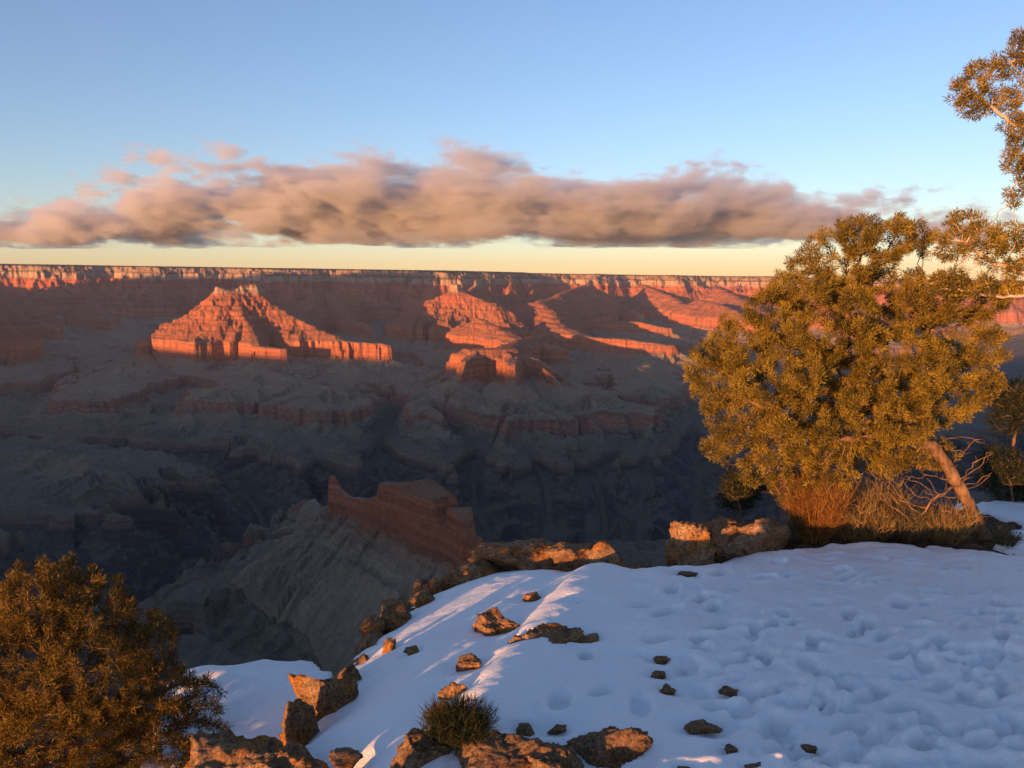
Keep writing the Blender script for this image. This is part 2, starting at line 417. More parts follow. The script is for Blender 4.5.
def build_haze():
    me = bpy.data.meshes.new('haze'); bm = bmesh.new()
    bmesh.ops.create_cube(bm, size=1)
    for v in bm.verts:
        v.co = Vector((v.co.x * 56000, v.co.y * 56000, -1600 if v.co.z < 0 else 700))
    bm.to_mesh(me); bm.free()
    o = bpy.data.objects.new('haze', me); COL.objects.link(o); tag(o, kind='stuff')
    m = bpy.data.materials.new('air'); m.use_nodes = True; t = m.node_tree; t.nodes.clear()
    v = t.nodes.new('ShaderNodeVolumePrincipled'); v.inputs['Color'].default_value = (.80, .86, 1, 1)
    v.inputs['Density'].default_value = HAZE; v.inputs['Anisotropy'].default_value = 0.3
    out = t.nodes.new('ShaderNodeOutputMaterial'); t.links.new(v.outputs[0], out.inputs['Volume'])
    me.materials.append(m)
HAZE = 1.0e-5
build_haze()
# ------------------------------------------------------------------ the ledge, its snow and rocks
from mathutils import noise as mnoise
PL0, PLS = -2.0, 0.115                      # ledge plane z = PL0 - PLS * y
def plane(x, y):
    t = (-.2 + .25 * (y - 4.6) - x) / .2
    return PL0 - PLS * np.clip(y, 3.1, 14) - .24 * .2 * np.log1p(np.exp(np.clip(t, -20, 20)))
def gp(px, py, dz=0.0):
    """where the ray through a pixel meets the ledge surface"""
    a = pix(px, py, 1.0); lo, hi = 1.0, 16.0
    for _ in range(40):
        k = (lo + hi) / 2
        if a[2] * k > plane(a[0] * k, k) + dz: lo = k
        else: hi = k
    return (a[0] * k, k, a[2] * k)
# outline of the ledge top, from lower left round the far side to the right
EDGE = [gp(*p)[:2] for p in [(250,840),(262,770),(272,735),(290,700),(322,662),(352,637),(386,606),(420,583),(450,570),(500,556),(548,549),(600,552),(664,556),(742,545)]]
EDGE += [(3.6,9.9),(4.4,11.2),(6.5,11.8),(9,12.5),(14,13),(45,15),(45,-45),(-45,-45),(-30,-38),(-9,-16),(-3.2,-7),(-1.5,-2),(-.8,1.2),(-.85,2.6)]
LOW = [(-2.95,6.0),(-2.9,6.85),(-2.3,7.0),(-1.85,7.1),(-1.3,6.4),(-1.6,4.9),(-2.2,4.3)]       # lower shelf at the left
def poly_sd(x, y, P):
    d = np.full(x.shape, 1e9); ins = np.zeros(x.shape, bool)
    for A, B in zip(P, P[1:] + P[:1]):
        d = np.minimum(d, seg_dist(x, y, A, B)[0])
        if A[1] != B[1]:
            ins ^= ((A[1] > y) != (B[1] > y)) & (x < (B[0] - A[0]) * (y - A[1]) / (B[1] - A[1]) + A[0])
    return np.where(ins, d, -d)          # positive inside
def warp_sd(x, y, P, a=.10):
    w1 = noise(x * 2.2 + 5, y * 2.2) * a + noise(x * 6 + 1, y * 6) * a * .4
    return poly_sd(x, y, P) + w1
def rock_h(x, y):
    sd = warp_sd(x, y, EDGE, .14)
    rough = fbm(x * 1.7, y * 1.7, 5, .55, seed=11) * .10 + np.abs(noise(x * 3.3, y * 3.3 + 4)) * .09
    top = plane(x, y) - .22 + rough
    band = np.exp(-((sd - .04) / .13) ** 2) * (1 - sstep(2.2, 2.8, x)) * sstep(-1.6, -1.2, x)
    crag = sstep(-.15, .35, noise(x * 1.6 + 2, y * 1.6)) * .9 + .35
    top = top + band * (.30 * crag + (np.abs(noise(x * 5, y * 5)) - .2) * .16 + fbm(x * 13, y * 13, 3, .6, seed=2) * .035) - .10 * np.exp(-np.clip(sd - .15, 0, 9) / .35) * (x < 3)
    out = np.clip(-sd, 0, None)
    # blocky drop below the edge
    drop = np.interp(out, [0, .10, .35, .45, .9, 1.0, 2.0, 2.4, 6, 8, 20], [0, .35, .9, 1.7, 2.0, 3.2, 3.9, 8, 14, 30, 60])
    main = top - drop * (1 + .12 * noise(x * .8, y * .8))
    sl = warp_sd(x, y, LOW, .16)
    lo = -3.72 - .05 * (y - 6) + rough - np.interp(np.clip(-sl, 0, None), [0, .05, .3, .5, 2, 3, 8], [.1, 1.0, 1.6, 4, 9, 25, 45])
    return np.maximum(main, lo)
BARE = [gp(775,548)[:2], gp(850,545)[:2], gp(930,546)[:2], gp(1000,550)[:2], (6.9,10.4), (6.6,12.5), (3.0,12.0)]
FOOT = []
_r = random.Random(5)
for (px, py) in [(900,602),(812,640),(806,662),(790,575),(765,578),(735,590),(700,600),(640,607),(665,612),(720,628),(752,635),(700,640),(735,660),(765,655),(850,610),(868,622),(885,632),(905,650),(925,660),(945,680),(965,690),(985,700),(940,640),(965,650),(1000,640),(990,610),(1010,620),(870,690),(845,680),(828,700),(850,720),(872,735),(895,725),(920,745),(955,735),(985,745),(1010,730),(1005,690),(800,700),(775,720),(760,690),(745,705),(790,745),(905,700),(930,712),(660,640),(690,665),(672,590),(720,575),(790,553),(835,556),(945,568),(975,592),(932,592),(850,575),(880,580),(820,600),(780,610),(560,700),(600,690),(640,700),(585,655)]:
    q = gp(px, py); FOOT.append((q[0], q[1], _r.uniform(-.5, .5) + .9, _r.uniform(.12, .19), _r.uniform(.06, .09), _r.uniform(.035, .075)))
for k in range(190):
    px = _r.uniform(650, 1120); py = _r.uniform(560, 790)
    if px < 700 and _r.random() < .5: continue
    q = gp(px, py); FOOT.append((q[0], q[1], _r.uniform(-1, .6) + .9, _r.uniform(.08, .16), _r.uniform(.05, .085), _r.uniform(.02, .05)))
ROCKS = []     # filled below: x, y, rx, ry for melt hollows
def snow_h(x, y):
    sd = warp_sd(x, y, EDGE, .07)
    calm = .3 + .7 * sstep(-.3, 1.0, x - .18 * (y - 5))
    z = plane(x, y) + calm * (fbm(x * .7, y * .7, 3, seed=21) * .05 + fbm(x * 2.6, y * 2.6, 4, seed=22) * .024) + fbm(x * 9, y * 9, 2, seed=23) * .003
    # rolls over towards the left and front edges
    z = z - .25 * np.exp(-np.clip(sd, 0, 9) / .35) * np.clip((3.2 - x) / 2, 0, 1)
    # low fold running down the left of the slope
    ax, ay = gp(470, 690)[:2]; bx, by = gp(560, 590)[:2]
    L = math.hypot(bx - ax, by - ay); nx, ny = (by - ay) / L, -(bx - ax) / L
    dd = (x - ax) * nx + (y - ay) * ny
    z = z + .07 * np.exp(-((dd - .12) / .28) ** 2) - .05 * np.exp(-((dd + .16) / .2) ** 2)
    dep = np.zeros_like(z)
    for fx, fy, an, a, b, h in FOOT:
        if fy < 5.2: h *= .65
        m = (np.abs(x - fx) < .5) & (np.abs(y - fy) < .5)
        if not m.any(): continue
        X = x[m] - fx; Y = y[m] - fy
        c, s = math.cos(an), math.sin(an)
        q = np.sqrt(((X * c + Y * s) / a) ** 2 + ((-X * s + Y * c) / b) ** 2) + .12 * noise(X * 14 + fx, Y * 14)
        dep[m] += -h * (1 - sstep(.68, 1.04, q)) * 1.4 + .26 * h * np.exp(-((q - 1.4) / .3) ** 2)
    z = z + dep + (np.abs(dep) > .004) * noise(x * 22, y * 22) * .004
    for rx, ry, a, b in ROCKS:
        q = np.hypot((x - rx) / (a * 1.5), (y - ry) / (b * 1.5))
        z = z - .03 * np.exp(-q ** 4)
    bare = warp_sd(x, y, BARE, .16)
    z = z - .35 * sstep(-.05, .12, bare)
    ed = .11 * (1 - sstep(2.0, 2.8, x)) * sstep(-.35, .2, noise(x * 1.6 + 2, y * 1.6))
    z = z - sstep(.03 + ed, -.12 + ed, sd) * .5 - np.clip(-sd - .1, 0, 99) * 6
    return z
def axis(lo, hi, step, far_lo, far_hi, n):
    a = np.arange(lo, hi, step)
    l = lo - np.geomspace(step, lo - far_lo, n)[::-1]; r = a[-1] + np.geomspace(step, far_hi - a[-1], n)
    return np.concatenate([l, a, r])

def rock_mat(name, warm=1.0):
    T = NT(name, .95, .08)
    oc = T.n('TexCoord').outputs['Object']
    n1 = T.noise(oc, 4.5, 6, .7); n2 = T.noise(oc, 9, 6, .7); n3 = T.noise(oc, 55, 5, .8)
    base = T.ramp(n2, [(.30, (.10, .055, .032)), (.46, (.30, .18, .10)), (.58, (.42, .29, .18)), (.72, (.58, .46, .34))])
    lich = T.mix(T.mapr(n1, .46, .60), base, (.46 * warm, .17 * warm + .02, .045))
    dk = T.mix(T.mapr(T.noise(oc, 5.5, 5, .7), .56, .66, 0, .75), lich, (.07, .055, .042))
    T.color(T.mix(1, dk, T.ramp(n3, [(.36, (.30, .28, .26)), (.5, (.95, .95, .95)), (.64, (1.5, 1.5, 1.5))]), 'MULTIPLY'))
    h = T.math('ADD', T.math('MULTIPLY', n2, .03), T.math('MULTIPLY', n3, .03))
    T.bump(h, 1, 1.0)
    return T.m
M_ROCK = rock_mat('lichened limestone'); M_DARK = rock_mat('brown limestone', .6)

def snow_mat():
    T = NT('old snow', .6, .3)
    pos = T.n('NewGeometry').outputs['Position']
    n = T.noise(pos, 1.3, 5, .6)
    T.color(T.ramp(n, [(.3, (.87, .87, .865)), (.7, (.93, .93, .925))]))
    T.b.inputs['Subsurface Weight'].default_value = .0
    h = T.math('ADD', T.math('MULTIPLY', T.noise(pos, 70, 5, .8), .006), T.math('MULTIPLY', T.noise(pos, 14, 4, .7), .016))
    T.bump(h, .8, 1.0)
    return T.m
def build_rock(name, c, size, seed, mat, sub=4, flat=.0, rotz=None, fine=.10):
    """angular limestone lump: an icosphere cut by random planes, then roughened"""
    r = random.Random(seed)
    bm = bmesh.new(); bmesh.ops.create_icosphere(bm, subdivisions=sub, radius=1)
    pls = []
    for k in range(16):
        n = Vector((r.gauss(0, 1), r.gauss(0, 1), r.gauss(0, 1))).normalized(); pls.append((n, r.uniform(.45, .85)))
    pls.append((Vector((r.uniform(-.2, .2), r.uniform(-.2, .2), 1)).normalized(), r.uniform(.5, .7)))
    off = Vector((seed * 3.1, seed * 1.7, 0))
    rz = r.uniform(0, 6.28) if rotz is None else rotz
    R = Matrix.Rotation(rz, 3, 'Z')
    for v in bm.verts:
        p = v.co.copy()
        for n, d in pls:
            k = p.dot(n) - d
            if k > 0: p -= n * k
        q = p * 1.8 + off
        p *= 1 + .30 * mnoise.noise(q) + fine * 1.3 * (mnoise.turbulence(q * 2.6, 5, True, noise_basis='VORONOI_F1', amplitude_scale=.6) - .8) + .10 * mnoise.noise(q * 6)
        lay = math.sin(p.z * 17 + 2 * mnoise.noise(q)) * .02
        p.x *= 1 + lay; p.y *= 1 + lay
        v.co = R @ Vector((p.x * size[0], p.y * size[1], p.z * size[2]))
    me = bpy.data.meshes.new(name); bm.to_mesh(me); bm.free(); me.materials.append(mat)
    me.polygons.foreach_set('use_smooth', [True] * len(me.polygons))
    o = bpy.data.objects.new(name, me); COL.objects.link(o); o.location = c
    return o

# px, py of the middle, width and height in px, sink, seed, dark, label, group
RL = [
 (300,708,46,54,0,'blocky lower half of the split orange boulder on the left snow edge',0),
 (325,684,58,60,0,'tall upper half of the split orange boulder on the left snow edge',0),
 (350,664,26,34,0,'small rough stone joined to the top of the split pair on the left snow edge',0),
 (395,607,38,26,0,'orange stone on the snow edge halfway up the left side of the ledge',0),
 (374,618,22,16,0,'small orange stone just below the halfway stone of the left snow edge',0),
 (480,565,62,17,0,'long low orange slab at the far left corner of the snow',0),
 (452,574,26,14,0,'short stone left of the long low slab at the far snow corner',0),
 (532,549,76,24,0,'broad brown slab lying behind the small snow tongue at the far edge',0),
 (508,553,26,18,0,'bright orange knob on the left end of the broad brown slab at the far edge',0),
 (572,552,46,16,1,'low brown stone right of the snow tongue at the far edge',0),
 (685,541,42,36,0,'left cream and orange block of the big outcrop before the juniper',0),
 (722,535,62,42,0,'tallest cream and orange boulder of the outcrop before the juniper',0),
 (758,540,46,34,1,'brown boulder of the outcrop nearest the juniper and its brush',0),
 (495,620,36,26,0,'orange stone with sharp top poking out of the middle left snow',0),
 (549,636,58,24,0,'largest orange stone in the middle of the snow with a pointed right end',0),
 (523,637,22,13,0,'small orange stone touching the left of the largest middle stone',0),
 (587,635,20,13,0,'small brown stone just right of the largest middle stone',0),
 (533,592,24,9,0,'thin orange flake of rock in the upper snow above the middle stones',0),
 (573,603,20,8,0,'small tilted flake right of the thin orange flake in the upper snow',0),
 (470,657,28,22,0,'orange stone above the rocky rib on the left of the snow',0),
 (458,684,26,32,0,'upper orange stone of the rocky rib above the dark shrub',0),
 (446,706,30,26,0,'lower orange stone of the rocky rib beside the dark shrub',0),
 (413,647,14,8,0,'tiny orange stone alone in the smooth left snow',0),
 (390,640,16,12,0,'tiny stone in the snow above the split pair on the left edge',0),
 (232,766,118,52,0,'big orange boulder in the bottom left corner beside the bush',0),
 (285,764,78,46,0,'rounded grey and orange boulder at the bottom edge left of the snow',0),
 (345,753,38,10,1,'thin dark stone in the snow right of the bottom left boulders',0),
 (428,744,66,62,1,'brown rough rock under the dark shrub at the bottom',0),
 (490,750,92,56,1,'long brown rock at the bottom edge right of the dark shrub',0),
 (550,754,76,50,1,'low brown rock at the bottom edge between the long rock and the square one',0),
 (606,738,60,46,1,'square brown rock at the right end of the bottom row',0),
 (526,724,24,24,1,'small brown stone standing above the bottom row of rocks',0),
 (558,724,20,12,1,'flat dark stone in a melt hollow above the bottom row',0),
 (662,655,20,8,1,'dark flake in the trampled snow, uppermost of the little column of three',0),
 (660,671,18,7,1,'dark flake in the middle of the little column of three in the trampled snow',0),
 (669,686,18,9,1,'dark stone lowest in the little column of three in the trampled snow',0),
 (728,687,20,7,1,'thin dark flake right of the column of three stones',0),
 (702,723,28,11,1,'dark oval stone in the trampled snow near the bottom',0),
 (732,745,18,9,1,'dark stone below and right of the dark oval stone',0),
 (757,763,22,9,1,'dark stone at the bottom edge, right of the others',0),
 (684,767,20,8,1,'dark stone half cut by the bottom edge below the dark oval stone',0),
 (810,744,22,11,1,'rightmost dark stone in the trampled snow near the bottom',0),
 (688,572,18,5,1,'thin brown flake in the snow just before the big outcrop',0),
 (425,592,22,14,0,'rough orange stone on the snow edge between the halfway stone and the far slab',0),
 (436,581,16,12,0,'small orange stone between the far slab and the left snow edge',0),
]
stones = []
for i, (px, py, pw, ph, dk, lab, g) in enumerate(RL):
    c = gp(px, py + ph * .15); s = math.hypot(c[1], c[0]) / F * 1.04
    s = c[1] / F * 1.06
    hx = pw * s * (.72 if pw > 24 else .62); hz = ph * s * (1.0 if py < 700 or not dk else .7) * (.75 if dk and pw < 30 else 1)
    hy = max(hx * .75, .05)
    stones.append((px, py, c, hx, hy, hz, dk, lab, i))
    ROCKS.append((c[0], c[1], hx, hy))
def build_ledge():
    xs = axis(-4.5, 8.0, .035, -46, 46, 70); ys = axis(2.0, 12.5, .035, -46, 34, 60)
    X, Y = np.meshgrid(xs, ys); Z = rock_h(X.ravel(), Y.ravel())
    o = mesh_from('rim_rock', np.stack([X.ravel(), Y.ravel(), Z], -1), grid_faces(len(ys), len(xs)), rock_mat('rim limestone', .95), smooth=True); tag(o, kind='structure')
    xs = axis(-2.6, 8.2, .019, -45, 45, 60); ys = axis(2.9, 10.6, .019, -45, 15, 50)
    X, Y = np.meshgrid(xs, ys); x = X.ravel(); y = Y.ravel(); Z = snow_h(x, y)
    f = grid_faces(len(ys), len(xs)); keep = (poly_sd(x, y, EDGE) > -.6); f = f[keep[f].all(1)]
    sm = snow_mat()
    o = mesh_from('snow', np.stack([x, y, Z], -1), f, sm, smooth=True); tag(o, kind='structure')
    # snow on the lower shelf
    xs = np.arange(-5.5, -.8, .04); ys = np.arange(3.6, 9.8, .04); X, Y = np.meshgrid(xs, ys); x = X.ravel(); y = Y.ravel()
    sl = warp_sd(x, y, LOW, .12)
    Z = -3.33 - .05 * (y - 6) + fbm(x, y, 3, seed=3) * .06 - .12 * np.exp(-np.clip(sl, 0, 9) / .35) - sstep(.05, -.1, sl) * 1.0
    f = grid_faces(len(ys), len(xs)); keep = sl > -.3; f = f[keep[f].all(1)]
    o = mesh_from('snow', np.stack([x, y, Z], -1), f, sm, smooth=True); tag(o, kind='structure')
    # bare earth and litter round the juniper
    T = NT('needle litter', 1, .05); pos = T.n('NewGeometry').outputs['Position']
    T.color(T.ramp(T.noise(pos, 30, 5, .8), [(.35, (.05, .03, .018)), (.5, (.12, .07, .04)), (.62, (.20, .13, .08)), (.72, (.5, .46, .4))]))
    T.bump(T.noise(pos, 45, 5, .8), 1, .03)
    xs = np.arange(2.6, 9.4, .035); ys = np.arange(8.3, 12.8, .035); X, Y = np.meshgrid(xs, ys); x = X.ravel(); y = Y.ravel()
    sb = warp_sd(x, y, BARE, .12); se = poly_sd(x, y, EDGE)
    Z = plane(x, y) - .06 + sstep(0, .7, sb) * .14 + fbm(x * 5, y * 5, 4, .6, seed=6) * .03 - sstep(.25, 0, se) * .3
    f = grid_faces(len(ys), len(xs)); keep = (sb > -.15) & (se > -.05); f = f[keep[f].all(1)]
    o = mesh_from('soil', np.stack([x, y, Z], -1), f, T.m, smooth=True); tag(o, kind='structure')
build_ledge()
for px, py, c, hx, hy, hz, dk, lab, i in stones:
    big = hx > .2
    zz = float(plane(np.float64(c[0]), np.float64(c[1])))
    o = build_rock('boulder' if big else 'stone', (c[0], c[1], zz - hz * (.34 if big else .6 if dk else .45)), (hx, hy, hz), 11 + i * 7, M_DARK if dk else M_ROCK, sub=5 if big else 4 if hx > .07 else 3, rotz=(i * 1.3 % .8) - .4)
    sd = float(poly_sd(np.array([c[0]]), np.array([c[1]]), EDGE)[0])
    if py < 560: o.location.z += .07
    if px in (685, 722, 758): o.location.z += .09
    if py > 730 and pw > 45: o.location.z += .05 if px > 400 else -.13
    tag(o, lab, 'boulder' if big else 'stone', group='rocks showing through the snow')
# ------------------------------------------------------------------ trees and brush
def bark_mat(name, c1, c2, c3):
    T = NT(name, .95, .05); oc = T.n('TexCoord').outputs['Object']
    n = T.noise(T.vec(14, 14, 5, oc), 1, 6, .7)
    T.color(T.ramp(n, [(.3, c1), (.5, c2), (.7, c3)])); T.bump(n, 1, .02); return T.m
M_BARK = bark_mat('juniper bark', (.05, .03, .02), (.16, .095, .055), (.30, .19, .12))
M_PALE = bark_mat('weathered wood', (.25, .17, .12), (.45, .34, .25), (.60, .48, .38))
def leaf_mat(name, a, b, c):
    T = NT(name, .7, .2)
    pos = T.n('NewGeometry').outputs['Position']
    n = T.math('ADD', T.math('MULTIPLY', T.noise(pos, 9.0, 3, .7), .5), T.math('MULTIPLY', T.noise(pos, 1.9, 2, .5), .5))
    rnd = T.n('Attribute', attribute_name='tone').outputs['Fac']
    f = T.math('ADD', T.math('MULTIPLY', n, .65), T.math('MULTIPLY', rnd, .35))
    col = T.ramp(f, [(.34, a), (.5, b), (.66, c)])
    T.color(col)
    tr = T.n('BsdfTranslucent'); T.l(col, tr.inputs[0]); mx = T.n('MixShader'); mx.inputs[0].default_value = .3
    out = T.t.nodes['Material Output']; T.l(T.b.outputs[0], mx.inputs[1]); T.l(tr.outputs[0], mx.inputs[2]); T.l(mx.outputs[0], out.inputs[0])
    return T.m
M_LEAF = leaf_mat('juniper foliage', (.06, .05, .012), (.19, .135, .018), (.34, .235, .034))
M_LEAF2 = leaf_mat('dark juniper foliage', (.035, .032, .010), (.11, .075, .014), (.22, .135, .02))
M_LEAF3 = leaf_mat('shaded juniper foliage', (.015, .02, .01), (.03, .035, .014), (.05, .05, .02))  # shade of the back trees put into the greens; dark shrub shares it

def colonize(roots, attr, step=.08, infl=.9, kill=.12, iters=160, wig=.25, seed=0, maxn=16000):
    """space colonisation: roots = list of polylines (N,3); returns nodes, parents"""
    rs = np.random.RandomState(seed)
    P = []; par = []
    for line in roots:
        line = np.array(line, float); start, pi = line[0], -1
        if len(P) and pi == -1 and len(line) and np.min(np.linalg.norm(np.array(P) - line[0], axis=1)) < .25:
            pi = int(np.argmin(np.linalg.norm(np.array(P) - line[0], axis=1)))
        P.append(line[0]); par.append(pi)
        for a, b in zip(line[:-1], line[1:]):
            n = max(1, int(np.linalg.norm(b - a) / step))
            for k in range(1, n + 1):
                P.append(a + (b - a) * k / n + rs.normal(0, .008, 3)); par.append(len(P) - 2)
    P = np.array(P); par = list(par); A = np.array(attr)
    near = np.full(len(A), 1e9); idx = np.zeros(len(A), int); alive = np.ones(len(A), bool)
    def upd(s):
        for i0 in range(s, len(P), 600):
            D = np.linalg.norm(A[:, None] - P[None, i0:i0 + 600], axis=2)
            j = D.argmin(1); d = D[np.arange(len(A)), j]; m = d < near
            near[m] = d[m]; idx[m] = j[m] + i0
    upd(0)
    used = {}
    for it in range(iters):
        alive &= near > kill
        m = alive & (near < infl)
        if not m.any():
            if not alive.any(): break
            infl *= 1.4
            if infl > 6: break
            continue
        new = []
        for n in np.unique(idx[m]):
            v = A[m & (idx == n)] - P[n]; v = (v / np.linalg.norm(v, axis=1)[:, None]).sum(0)
            v = v / (np.linalg.norm(v) + 1e-6) + rs.normal(0, wig, 3)
            v /= np.linalg.norm(v)
            if used.get(n, 0) > 3: near[idx == n] = 0; continue
            used[n] = used.get(n, 0) + 1
            new.append(P[n] + v * step); par.append(int(n))
        if not new or len(P) > maxn: break
        s = len(P); P = np.vstack([P, new]); upd(s)
    return P, np.array(par[:len(P)])
def radii(P, par, tip=.004, ex=2.2, rmax=.2):
    n = len(P); r = np.zeros(n); kids = np.zeros(n, int)
    for i in range(n):
        if par[i] >= 0: kids[par[i]] += 1
    order = np.arange(n)[::-1]
    for i in order:
        r[i] = max(r[i], tip ** ex)
        if par[i] >= 0: r[par[i]] += r[i]
    return np.minimum(r ** (1 / ex), rmax), kids
def tubes(P, par, R, minr=0.0, sides=5, rough=.0):
    """one tapered tube per edge chain"""
    V = []; Fc = []; off = 0
    n = len(P); child = {}
    for i in range(n):
        if par[i] >= 0: child.setdefault(par[i], []).append(i)
    starts = [(i, par[i]) for i in range(n) if par[i] < 0]
    stack = [(i, -1) for i, _ in starts]
    ang = np.linspace(0, 2 * np.pi, sides, endpoint=False)
    while stack:
        i, frm = stack.pop()
        chain = ([frm] if frm >= 0 else []) + [i]
        c = i
        while c in child:
            ks = sorted(child[c], key=lambda k: -R[k])
            for k in ks[1:]: stack.append((k, c))
            c = ks[0]; chain.append(c)
        if len(chain) < 2: continue
        Q = P[chain]; r = R[chain].copy()
        if frm >= 0: r[0] = min(r[0], r[1] * 1.3)
        if r[1] < minr: continue
        r[-1] *= .4
        T = np.gradient(Q, axis=0); T /= np.linalg.norm(T, axis=1)[:, None] + 1e-9
        u = np.cross(T, [0.31, 0.2, .93]); u /= np.linalg.norm(u, axis=1)[:, None] + 1e-9
        v = np.cross(T, u)
        rr = r[:, None] * (1 + rough * np.random.RandomState(len(V)).normal(0, 1, (len(r), sides)) * (r[:, None] > .02))
        ring = Q[:, None] + (u[:, None] * np.cos(ang)[None, :, None] + v[:, None] * np.sin(ang)[None, :, None]) * rr[:, :, None]
        V.append(ring.reshape(-1, 3)); Fc.append(grid_wrap(len(chain), sides) + off); off += ring.shape[0] * sides
    return np.concatenate(V), np.concatenate(Fc)
def grid_wrap(nr, nc):
    i = np.arange(nr - 1)[:, None]; j = np.arange(nc)[None]; j1 = (j + 1) % nc
    return np.stack([i * nc + j, i * nc + j1, (i + 1) * nc + j1, (i + 1) * nc + j], -1).reshape(-1, 4)
def foliage(name, C, D, parent, mat, per=22, length=.05, width=.010, spread=.07, seed=1):
    """needle sprays: slim triangles round centres C pointing roughly along D"""
    rs = np.random.RandomState(seed); n = len(C)
    c = np.repeat(C, per, 0); d = np.repeat(D, per, 0)
    o = rs.normal(0, 1, c.shape); o /= np.linalg.norm(o, axis=1)[:, None]
    base = c + o * spread * rs.uniform(0, 1, (len(c), 1)) ** .6
    dr = o * .8 + d * .7 + rs.normal(0, .35, c.shape) + np.array([0, 0, .25]); dr /= np.linalg.norm(dr, axis=1)[:, None]
    sd = np.cross(dr, rs.normal(0, 1, c.shape)); sd /= np.linalg.norm(sd, axis=1)[:, None]
    L = length * rs.uniform(.6, 1.3, (len(c), 1)); W = width * rs.uniform(.7, 1.3, (len(c), 1))
    V = np.stack([base - sd * W * .5, base + sd * W * .5, base + dr * L + sd * W * .15, base + dr * L - sd * W * .15], 1).reshape(-1, 3)
    f = np.arange(len(V)).reshape(-1, 4)
    o_ = mesh_from(name, V, f, mat, parent=parent)
    tone = np.repeat(np.repeat(rs.uniform(0, 1, n), per) * .7 + rs.uniform(0, .3, len(c)), 4)
    a = o_.data.attributes.new('tone', 'FLOAT', 'POINT'); a.data.foreach_set('value', tone.astype(np.float32))
    return o_
def clump_points(clumps, n, depth, rs, shell=.55):
    """attractors inside ellipsoids given as (px, py, rx, ry, Y) in pixels and metres"""
    w = np.array([c[2] * c[3] for c in clumps], float); w /= w.sum(); out = []
    for k in rs.choice(len(clumps), n, p=w):
        px, py, rx, ry, Y = clumps[k]
        q = rs.normal(0, 1, 3); q /= np.linalg.norm(q); q *= rs.uniform(shell, 1) ** .5
        cpos = pix(px, py, Y); s = Y / F * 1.05
        out.append((cpos[0] + q[0] * rx * s, cpos[1] + q[1] * depth * (rx * s), cpos[2] + q[2] * ry * s))
    return np.array(out)
def empty(name, loc):
    o = bpy.data.objects.new(name, None); COL.objects.link(o); o.location = loc; o.empty_display_size = .2; return o
def tree(name, base, roots, clumps, natt, depth, label, cat, leaf, bark, group=None, per=22, seed=1, leafr=.011, rmax=.16, length=.05, width=.010,
         spread=.07, step=.08, dead=None, kill=.12, tip=.004, ex=2.2, wig=.25, density=1.0, bare=None):
    rs = np.random.RandomState(seed)
    A = clump_points(clumps, natt, depth, rs)
    nb = 0
    if dead is not None: Bp = clump_points(*dead, rs); A = np.vstack([A, Bp])
    P, par = colonize(roots, A, step=step, kill=kill, seed=seed, wig=wig)
    R, kids = radii(P, par, tip=tip, ex=ex, rmax=rmax)
    root = empty(name, base); B = np.array(base)
    V, Fc = tubes(P, par, R, sides=7, rough=.05)
    mesh_from('trunk', V - B, Fc, bark, smooth=True, parent=root)
    D = np.zeros_like(P); m = par >= 0; D[m] = P[m] - P[par[m]]; D /= np.linalg.norm(D, axis=1)[:, None] + 1e-9
    sel = (R < leafr) & m
    # leaves only near the wanted clumps
    ins = np.zeros(len(P), bool)
    for px, py, rx, ry, Y in clumps:
        cpos = pix(px, py, Y); s = Y / F * 1.05
        ins |= ((P[:, 0] - cpos[0]) / (rx * s * 1.12)) ** 2 + ((P[:, 1] - cpos[1]) / (rx * s * depth * 1.15)) ** 2 + ((P[:, 2] - cpos[2]) / (ry * s * 1.12)) ** 2 < 1
    sel &= ins & (rs.rand(len(P)) < density)
    foliage('crown', P[sel] - B, D[sel], root, leaf, per=per, length=length, width=width, spread=spread, seed=seed)
    tag(root, label, cat, group)
    return root

JY = 9.4
def jp(px, py, Y=JY): return np.array(pix(px, py, Y))
clumps = [(c[0], c[1], c[2], c[3], JY + c[4]) for c in [
 (716,368,30,30,0),(748,345,38,32,.2),(776,312,30,28,-.1),(802,288,34,28,.3),(842,256,40,34,0),(880,240,38,24,-.3),(916,236,20,18,.2),
 (830,318,52,40,-.5),(882,305,50,38,.5),(780,372,52,36,-.5),(838,382,56,36,.4),(905,368,48,40,-.4),(946,388,42,36,.2),(958,338,38,32,.5),(932,300,36,26,-.2),
 (740,420,34,26,.2),(724,448,22,16,0),(786,438,36,24,-.3),(850,430,46,22,.1),(900,425,30,20,.4),(984,352,24,18,.3),(756,462,16,12,0),(880,458,36,16,.2),(820,470,34,20,-.2),(925,452,28,14,.3),(790,492,22,14,.1),(905,425,30,24,-.6),(868,408,34,24,-.7),(800,425,40,24,-.7),(700,352,14,10,.1),(1000,335,12,10,.2),(985,300,24,20,.2),(985,385,22,18,.3),(862,222,14,10,0),(905,222,12,9,.1),(760,478,20,10,.1),(706,392,20,20,.1)]]
deadc = ([(790,470,35,28,JY-.2),(850,475,50,28,JY),(920,480,45,30,JY+.2),(960,460,40,30,JY)], 420, .8)
bs = gp(986, 541)
tr1 = [tuple(bs), jp(972,510), jp(955,478), jp(935,448), jp(905,428, JY-.1), jp(868,405,JY), jp(838,372,JY)]
tr2 = [jp(935,448), jp(918,415,JY+.2), jp(912,372,JY+.2), jp(925,335,JY+.2)]
tr3 = [jp(905,428,JY-.1), jp(850,440,JY-.3), jp(800,430,JY-.3), jp(760,405,JY-.1)]
tr4 = [jp(958,484), jp(935,497,JY-.2), jp(918,520,JY-.25), jp(900,534,JY-.2)]
tr5 = [jp(868,405,JY), jp(845,350,JY+.2), jp(850,300,JY+.1)]
